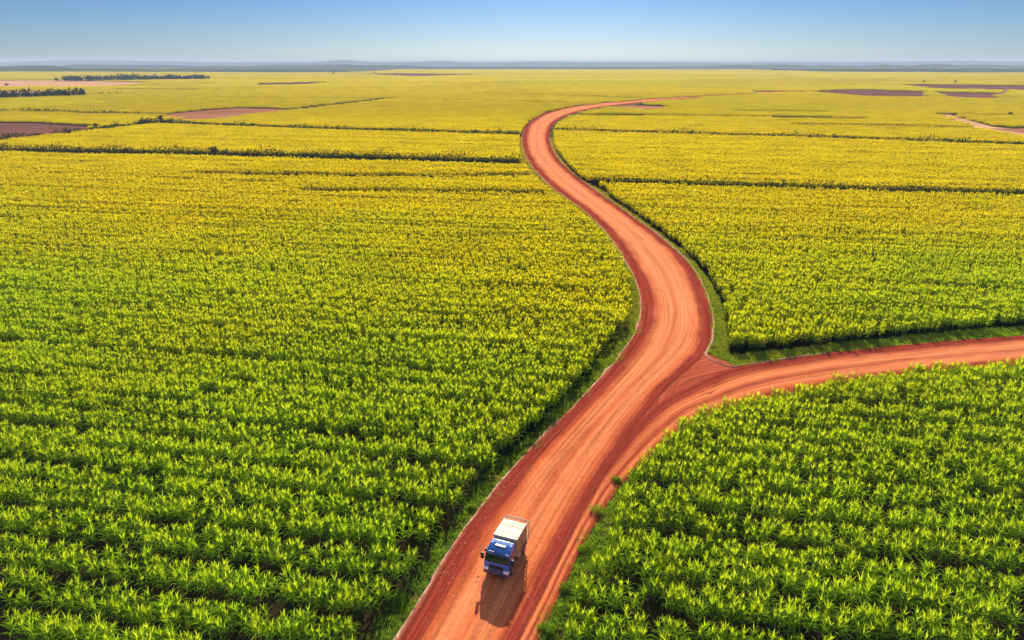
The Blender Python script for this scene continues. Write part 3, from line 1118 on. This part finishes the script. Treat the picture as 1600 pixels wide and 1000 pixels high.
# woods on the plain, left and right of the bright middle
ridge('far_woods', 3450, 700, -5500, -900, lambda x: 14 + 6 * np.sin(x * .004) + 4 * np.sin(x * .017), 1, 400, 'stuff', 3)
ridge('far_woods', 6200, 900, -9000, 200, lambda x: 18 + 5 * np.sin(x * .003) + 4 * np.sin(x * .011), 2, 400, 'stuff', 3)
ridge('far_woods', 3600, 800, 1500, 6500, lambda x: 15 + 6 * np.sin(x * .004) + 4 * np.sin(x * .015), 3, 400, 'stuff', 3)
ridge('far_woods', 6400, 900, 900, 9000, lambda x: 18 + 5 * np.sin(x * .0035) + 4 * np.sin(x * .013), 4, 400, 'stuff', 3)
for ob, lab in zip([o for o in COL.objects if o.name.startswith('far_woods')],
                   ['nearer blue-grey woodland band at the left horizon', 'farther blue-grey woodland band at the left horizon',
                    'nearer blue-grey woodland band at the right horizon', 'farther blue-grey woodland band at the right horizon']):
    tag(ob, lab, 'woodland')
ridge('hills', 12500, 1500, -18000, 18000, lambda x: 48 + bump(x, -7400, 1500, 34, 4) + bump(x, 8800, 1900, 30, 4) + bump(x, -3100, 350, 40) + bump(x, -1350, 400, 32) + 5 * np.sin(x * .0013) + 3 * np.sin(x * .004), 5)
ridge('hills', 17000, 2000, -24000, 24000, lambda x: 62 + 8 * np.sin(x * .0006 + 1) + 6 * np.sin(x * .0021), 6)

# loose stones on the dirt
bm = bmesh.new()
r_ = random.Random(11)
for k in range(260):
    f = r_.random() ** 1.5
    u = r_.choice([r_.uniform(.02, .15), r_.uniform(.02, .15), r_.uniform(.1, .97)])
    i = r_.randrange(12, 110)
    q = mla[i] * (1 - u) + mrb[i] * u
    m4 = Matrix.Translation((q[0] + r_.uniform(-1, 1), q[1] + r_.uniform(-1, 1), .12)) @ Matrix.Rotation(r_.random() * 6, 4, 'Z') @ Matrix.Diagonal((1, r_.uniform(.6, 1), .6, 1))
    bmesh.ops.create_icosphere(bm, subdivisions=1, radius=.03 + .08 * r_.random() ** 3, matrix=m4)
for v in bm.verts:
    v.co += Vector((r_.uniform(-1, 1), r_.uniform(-1, 1), r_.uniform(-1, 1))) * .012
me = bpy.data.meshes.new('gravel')
bm.to_mesh(me)
bm.free()
tag(link_mesh('gravel', me, M['dust']), 'loose pale stones scattered over the red dirt road', 'gravel', kind='stuff')

# ------------------------------------------------------------------ air
t = NT('haze')
vp = t.n('VolumePrincipled')
vp.inputs['Color'].default_value = (0.52, 0.67, 0.90, 1)
vp.inputs['Density'].default_value = 0.00009
vp.inputs['Anisotropy'].default_value = -0.15
t.l(vp.outputs[0], t.out.inputs['Volume'])
t.m.cycles.homogeneous_volume = True
bx = 40000
hz = mesh_np('haze', [(x, y, z) for z in (-1, 97) for y in (-2900, 44000) for x in (-bx, bx)],
             [(0, 2, 3, 1), (4, 5, 7, 6), (0, 1, 5, 4), (2, 6, 7, 3), (0, 4, 6, 2), (1, 3, 7, 5)], t.m)
tag(link_mesh('haze', hz), kind='stuff')

# ------------------------------------------------------------------ truck
SETTING = {'ground': ('dark soil under the crops reaching to the horizon', 'ground'), 'verge': ('grassy strip between the crops and the red dirt roads', 'verge'),
           'main_road': ('wide winding red dirt road with pale wheel tracks', 'road'), 'side_road': ('red dirt side road branching off to the right edge', 'road'),
           'road_apron': ('dark red dirt wedge where the side road joins', 'road'), 'kerb_berm': ('low pale dusty lip along the left edge of the red road', 'kerb'),
           'kerb_berm.001': ('low pale dusty lip round the grassy corner of the road fork', 'kerb'), 'far_plain': ('hazy farmland beyond the yellow fields', 'farmland'),
           'hills': ('low blue hills along the horizon', 'hills'), 'hills.001': ('paler farther hills along the horizon', 'hills'), 'haze': ('thin pale haze over the distant fields', 'haze')}
PLOT_LABEL = ['pinkish bare plot in the left middle distance', 'dark purple bare plot at the left edge', 'pale strip of stubble below the long tree belt', 'pale strip behind the left edge tree belt',
              'thin dark bare strip left of centre near the horizon', 'faint dark bare strip near the horizon above the road bend', 'small brown plot just right of the far road bend',
              'long dark purple plot right of the road end', 'dark purple plot farther back at the right', 'dark purple plot running off the right edge near the horizon',
              'smaller dark purple plot below the far right one', 'short brown track joining the dark plots at the right', 'pale dirt track slanting to the right edge',
              'brown bare corner above the pale track at the right edge', 'reddish bare strip where the road fades out']
for n_, (a_, b_) in SETTING.items():
    tag(bpy.data.objects[n_], a_, b_)
for i_, a_ in enumerate(PLOT_LABEL):
    tag(bpy.data.objects['ploughed_ground' + ('.%03d' % i_ if i_ else '')], a_, 'bare plot')
BL, BT, WY = 4.55, 2.74, 3.95   # cargo box rear, cargo box height, rear axle
M['blue'] = plain('blue_truck_paint', (0.002, 0.11, 0.41), 0.28, 0.5, grime=0.10, coat=0.6, scale=2.0)
M['navy'] = plain('dark_blue_paint', (0.004, 0.030, 0.125), 0.4, 0.5, grime=0.12)
M['black'] = plain('black_plastic', (0.012, 0.012, 0.014), 0.55, 0.4, grime=0.12)
M['tyre'] = plain('tyre_rubber', (0.016, 0.015, 0.015), 0.85, 0.2, grime=0.35, scale=4)
M['steel'] = plain('dusty_steel', (0.32, 0.31, 0.30), 0.45, 0.5, metal=0.7, grime=0.35)
M['frame'] = plain('chassis_black', (0.03, 0.022, 0.02), 0.7, 0.3, grime=0.4)
M['white'] = plain('white_cargo_paint', (0.37, 0.325, 0.27), 0.6, 0.3, grime=0.18, scale=1.2)
M['tan'] = plain('tan_cargo_side', (0.52, 0.285, 0.13), 0.65, 0.3, grime=0.4, scale=1.5)
M['lamp'] = plain('headlight_lens', (0.85, 0.83, 0.80), 0.12, 0.8, grime=0.04, coat=1.0)
M['amber'] = plain('amber_lens', (0.7, 0.22, 0.02), 0.25, 0.6, grime=0.05)
M['red'] = plain('red_lens', (0.45, 0.02, 0.02), 0.25, 0.6, grime=0.05)
M['glass'] = plain('dark_glass', (0.012, 0.014, 0.015), 0.06, 0.9, grime=0.05, coat=1.0)


class Shape:
    def __init__(s):
        s.bm = bmesh.new()

    def box(s, x0, x1, y0, y1, z0, z1, bev=0.0, taper=None, seg=2):
        r = bmesh.ops.create_cube(s.bm, size=1)
        vs = r['verts']
        for v in vs:
            v.co = ((x0 + x1) / 2 + v.co.x * (x1 - x0), (y0 + y1) / 2 + v.co.y * (y1 - y0), (z0 + z1) / 2 + v.co.z * (z1 - z0))
        if bev:
            es = list({e for v in vs for e in v.link_edges})
            bmesh.ops.bevel(s.bm, geom=es, offset=bev, segments=seg, affect='EDGES', profile=.6)
        return s

    def prism(s, prof, x0, x1, bev=0.0, top_in=0.0):
        """profile in (y, z) pushed across x; top_in narrows the upper points"""
        zs = [p[1] for p in prof]
        z0, z1 = min(zs), max(zs)
        n = len(prof)

        def ins(z):
            f = max(0, (z - z0) / (z1 - z0) - .45) / .55
            return top_in * f * f
        a = [s.bm.verts.new((x0 + ins(z), y, z)) for y, z in prof]
        b = [s.bm.verts.new((x1 - ins(z), y, z)) for y, z in prof]
        fs = [s.bm.faces.new(a), s.bm.faces.new(b[::-1])]
        for i in range(n):
            fs.append(s.bm.faces.new((a[i - 1], b[i - 1], b[i], a[i])))
        if bev:
            es = list({e for f in fs for e in f.edges})
            bmesh.ops.bevel(s.bm, geom=es, offset=bev, segments=3, affect='EDGES', profile=.6)
        return s

    def quad(s, pts, th=0.02):
        """thin pane of four corners given a thickness along its normal"""
        p = [Vector(q) for q in pts]
        n = (p[1] - p[0]).cross(p[3] - p[0]).normalized() * th
        a = [s.bm.verts.new(q) for q in p]
        b = [s.bm.verts.new(q + n) for q in p]
        s.bm.faces.new(a[::-1])
        s.bm.faces.new(b)
        for i in range(4):
            s.bm.faces.new((a[i - 1], a[i], b[i], b[i - 1]))
        return s

    def cyl(s, c, r, w, axis='X', n=28, bev=0.0):
        rot = {'X': Matrix.Rotation(math.pi / 2, 4, 'Y'), 'Y': Matrix.Rotation(math.pi / 2, 4, 'X'), 'Z': Matrix.Identity(4)}[axis]
        g = bmesh.ops.create_cone(s.bm, cap_ends=True, segments=n, radius1=r, radius2=r, depth=w, matrix=Matrix.Translation(c) @ rot)
        if bev:
            es = [e for v in g['verts'] for e in v.link_edges if len(e.link_faces) == 2 and any(len(f.verts) > 4 for f in e.link_faces)]
            bmesh.ops.bevel(s.bm, geom=list(set(es)), offset=bev, segments=2, affect='EDGES')
        return s

    def bar(s, a, b, r=.025, n=8):
        a, b = Vector(a), Vector(b)
        d = b - a
        m = Matrix.Translation((a + b) / 2) @ d.to_track_quat('Z', 'Y').to_matrix().to_4x4()
        bmesh.ops.create_cone(s.bm, cap_ends=True, segments=n, radius1=r, radius2=r, depth=d.length, matrix=m)
        return s

    def build(s, name, mat, parent):
        bmesh.ops.recalc_face_normals(s.bm, faces=s.bm.faces[:])
        me = bpy.data.meshes.new(name)
        s.bm.to_mesh(me)
        s.bm.free()
        ang = [f for f in me.polygons]
        return link_mesh(name, me, mat, parent)


HW, BW = 1.17, 1.10                     # half width
tx, ty = gp(775, 906)
truck = empty('truck', (tx, ty, 0.13), R(-21.5))
tag(truck, 'blue cab truck with a cream covered cargo box driving on the red dirt road', 'truck')
# local axes: the truck faces -y, its front bumper at y = 0
Shape().box(-.42, .42, .25, BL + 1.0, .62, .80, .02).box(-1.05, 1.05, 2.3, 2.45, .6, .78, .02).box(-1.05, 1.05, BL + .2, BL + .32, .6, .8, .02).build('chassis', M['frame'], truck)
cab = Shape().prism([(.06, .72), (.03, 1.10), (.06, 1.52), (.16, 1.56), (.40, 2.28), (.52, 2.36), (.80, 2.52), (1.20, 2.68), (1.72, 2.72), (1.80, 2.66), (1.86, 1.5), (1.86, .72)],
                    -HW + .03, HW - .03, .045, .13).build('cab', M['blue'], truck)
# windscreen in its black surround
def wx(z, m):
    return (HW - .03 - m) - .10 * max(0, (z - .72) / 2 - .45) / .55


def wy(z):
    return .16 + (z - 1.56) / .72 * .24
s = Shape()
a, b = 1.53, 2.26
s.quad([(-wx(a, .05), wy(a) - .012, a), (wx(a, .05), wy(a) - .012, a), (wx(b, .07), wy(b) - .012, b), (-wx(b, .07), wy(b) - .012, b)], .02)
ws = s.build('windscreen', M['glass'], cab)
Shape().bar((-.75, wy(1.57) - .05, 1.58), (-.15, wy(1.85) - .05, 1.80), .014).bar((.10, wy(1.57) - .05, 1.58), (.72, wy(1.85) - .05, 1.80), .014).build('wiper', M['black'], ws)
# sun visor over the glass, roof hatch, roof fairing
Shape().prism([(.24, 2.24), (.22, 2.30), (.46, 2.40), (.50, 2.36)], -HW + .16, HW - .16, .012).build('sun_visor', M['navy'], cab)
Shape().box(-.52, .52, .92, 1.36, 2.575, 2.70, .04).build('roof_hatch', M['navy'], cab)
Shape().prism([(1.02, 2.62), (1.30, 2.73), (1.70, 2.77), (1.72, 2.62)], -.72, .72, .05).build('roof_fairing', M['blue'], cab)
# grille, bumper, lamps
Shape().box(-.66, .66, -.005, .09, 1.02, 1.33, .025).box(-.60, .60, -.025, .0, 1.08, 1.12).box(-.60, .60, -.025, .0, 1.17, 1.21).box(-.60, .60, -.025, .0, 1.26, 1.29).build('grille', M['black'], cab)
Shape().prism([(-.06, .40), (-.10, .62), (-.06, .92), (.02, 1.0), (.55, 1.0), (.55, .42)], -HW, HW, .05).build('bumper', M['navy'], cab)
Shape().box(-.27, .27, -.135, -.09, .56, .67, .005).build('number_plate', M['steel'], cab)
for sx_ in (-1, 1):
    hl = Shape().prism([(-.11, .80), (-.09, .98), (.10, 1.04), (.22, .98), (.2, .82)], sx_ * (HW + .012) if sx_ < 0 else .70, -.70 if sx_ < 0 else HW + .012, .03).build('headlight', M['lamp'], cab)
    Shape().box(sx_ * (HW - .10) - .06, sx_ * (HW - .10) + .06, -.118, -.09, .70, .77, .01).build('indicator', M['amber'], hl)
    # door with window, handle and step
    x0 = sx_ * (HW - .03)
    dn = Shape()
    dn.box(min(x0, x0 + sx_ * .02), max(x0, x0 + sx_ * .02), .42, 1.52, .86, 1.50, .012)
    door = dn.build('door', M['blue'], cab)
    xa, xb = sx_ * (HW - .022), sx_ * (HW - .105)
    q = [(xa, .44, 1.56), (xa, 1.46, 1.56), (xb, 1.46, 2.20), (xb, .62, 2.20)]
    if sx_ > 0:
        Shape().quad(q, .018).build('side_window', M['glass'], door)
    else:
        Shape().quad(q[::-1], .018).build('side_window', M['glass'], door)
    Shape().bar((x0 + sx_ * .05, 1.24, 1.38), (x0 + sx_ * .05, 1.44, 1.38), .018).build('handle', M['black'], door)
    Shape().box(min(x0, x0 - sx_ * .25), max(x0, x0 - sx_ * .25), .62, 1.35, .42, .50, .015).build('step', M['steel'], cab)
    # mirrors on arms ahead of the doors
    mx = sx_ * (HW + .22)
    mr = Shape().box(mx - .14, mx + .14, .20, .34, 1.56, 2.18, .04)
    mr.bar((sx_ * (HW - .08), .42, 2.05), (mx, .30, 2.08), .02).bar((sx_ * (HW - .06), .40, 1.66), (mx, .30, 1.68), .02)
    mo = mr.build('mirror', M['black'], cab)
    Shape().box(mx - .085, mx + .085, .341, .348, 1.66, 2.10).build('mirror_glass', M['steel'], mo)
    Shape().box(mx - .10 * (1 if sx_ < 0 else .8), mx + .10, .98, 1.08, 1.72, 2.02, .03).bar((sx_ * (HW - .1), 1.03, 1.9), (mx, 1.03, 1.9), .018).build('mirror', M['black'], cab)
    # front mudguard
    Shape().prism([(.36, .60), (.40, .95), (.62, 1.14), (1.0, 1.18), (1.34, 1.08), (1.52, .80), (1.52, .60), (1.44, .60), (1.40, .78), (1.24, .98), (1.0, 1.07), (.70, 1.04), (.52, .90), (.46, .60)],
                  min(sx_ * (HW - .34), sx_ * (HW + .01)), max(sx_ * (HW - .34), sx_ * (HW + .01)), .01).build('mudguard', M['black'], cab)
# behind the cab: air intake and stowage
Shape().box(.50, .74, 1.92, 2.10, .9, 2.5, .03).build('air_intake', M['black'], truck)
# cargo box: ribbed tan sides, cream roof with a middle seam
y0, y1 = 2.16, BL
bx_ = Shape().box(-BW, BW, y0, y1, .98, BT, .02).build('cargo_box', M['tan'], truck)
for sx_ in (-1, 1):
    s = Shape()
    for k in range(9):
        yy = y0 + .12 + (y1 - y0 - .24) * k / 8
        s.box(min(sx_ * BW, sx_ * (BW + .035)), max(sx_ * BW, sx_ * (BW + .035)), yy - .03, yy + .03, 1.02, BT - .06, .006)
    s.box(min(sx_ * BW, sx_ * (BW + .045)), max(sx_ * BW, sx_ * (BW + .045)), y0, y1, .96, 1.02)
    s.box(min(sx_ * BW, sx_ * (BW + .04)), max(sx_ * BW, sx_ * (BW + .04)), y0, y1, 1.80, 1.86)
    s.build('side_rib', M['tan'], bx_)
roof = Shape().prism([(y0 - .03, BT - .05), (y0 - .03, BT + .06), (y1 + .02, BT + .06), (y1 + .02, BT - .05)], -BW - .03, BW + .03, .025)
for k in (1, 2):
    roof.box(-BW, BW, y0 + (y1 - y0) * k / 3 - .025, y0 + (y1 - y0) * k / 3 + .025, BT + .05, BT + .075)
roof.box(-.03, .03, y0, y1, BT + .05, BT + .08)
roof.build('cargo_roof', M['white'], bx_)
Shape().box(-BW + .05, BW - .05, y0 - .045, y0 - .002, 1.05, BT - .1, .01).build('front_panel', M['white'], bx_)
# rear rack: open frame behind the box with a slatted top
s = Shape()
yr0, yr1 = BL + .06, BL + .55
for xx in (-HW + .04, HW - .04):
    s.bar((xx, yr1, .95), (xx, yr1, BT - .02), .045).bar((xx, yr0, .95), (xx, yr0, BT - .02), .035).bar((xx, yr0, BT - .04), (xx, yr1, BT - .03), .035)
    s.bar((xx, yr0, 1.4), (xx, yr1, 1.4), .03).bar((xx, yr0, 2.0), (xx, yr1, 2.0), .03)
s.bar((-HW, yr1, BT - .02), (HW, yr1, BT - .02), .06)
for k in range(7):
    xx = -HW + .2 + k * (2 * HW - .4) / 6
    s.bar((xx, yr0, BT - .05), (xx, yr1, BT - .03), .02)
for zz in (1.3, 1.8, 2.3):
    s.bar((-HW, yr1, zz), (HW, yr1, zz), .035)
s.build('rear_rack', M['white'], truck)
Shape().box(-HW + .02, HW - .02, yr0 - .04, yr1, .86, .97, .015).build('rear_deck', M['frame'], truck)
for sx_ in (-1, 1):
    Shape().box(sx_ * .95 - .14, sx_ * .95 + .14, yr1, yr1 + .05, .70, .82, .01).build('tail_lamp', M['red'], truck)
    # side skirt, tank
    Shape().box(min(sx_ * .80, sx_ * HW), max(sx_ * .80, sx_ * HW), 2.35, 3.15, .48, .90, .05).build('fuel_tank' if sx_ > 0 else 'tool_box', M['steel'], truck)
    Shape().prism([(WY - .62, .62), (WY - .55, 1.0), (WY - .2, 1.14), (WY + .2, 1.14), (WY + .55, 1.0), (WY + .62, .62), (WY + .56, .62), (WY + .48, .94), (WY + .16, 1.07), (WY - .16, 1.07), (WY - .48, .94), (WY - .56, .62)],
                  min(sx_ * .62, sx_ * (HW + .03)), max(sx_ * .62, sx_ * (HW + .03)), .008).build('rear_mudguard', M['navy'], truck)


def wheel(x, y, w):
    o = Shape().cyl((0, 0, 0), .48, w, 'X', 32, .05).build('wheel', M['tyre'], truck)
    o.location = (x, y, .48)
    for f in o.data.polygons:
        f.use_smooth = abs(f.normal.x) < .5
    sgn = 1 if x > 0 else -1
    s = Shape().cyl((sgn * w * .44, 0, 0), .27, w * .2, 'X', 24, .02).cyl((sgn * w * .56, 0, 0), .11, w * .16, 'X', 16, .01)
    for k in range(8):
        a = k * math.pi / 4
        s.cyl((sgn * w * .55, .19 * math.cos(a), .19 * math.sin(a)), .022, .05, 'X', 6)
    s.build('rim', M['steel'], o)


for sx_ in (-1, 1):
    wheel(sx_ * (HW - .17), .98, .30)
    wheel(sx_ * (HW - .16), WY, .28)
    wheel(sx_ * (HW - .47), WY, .28)
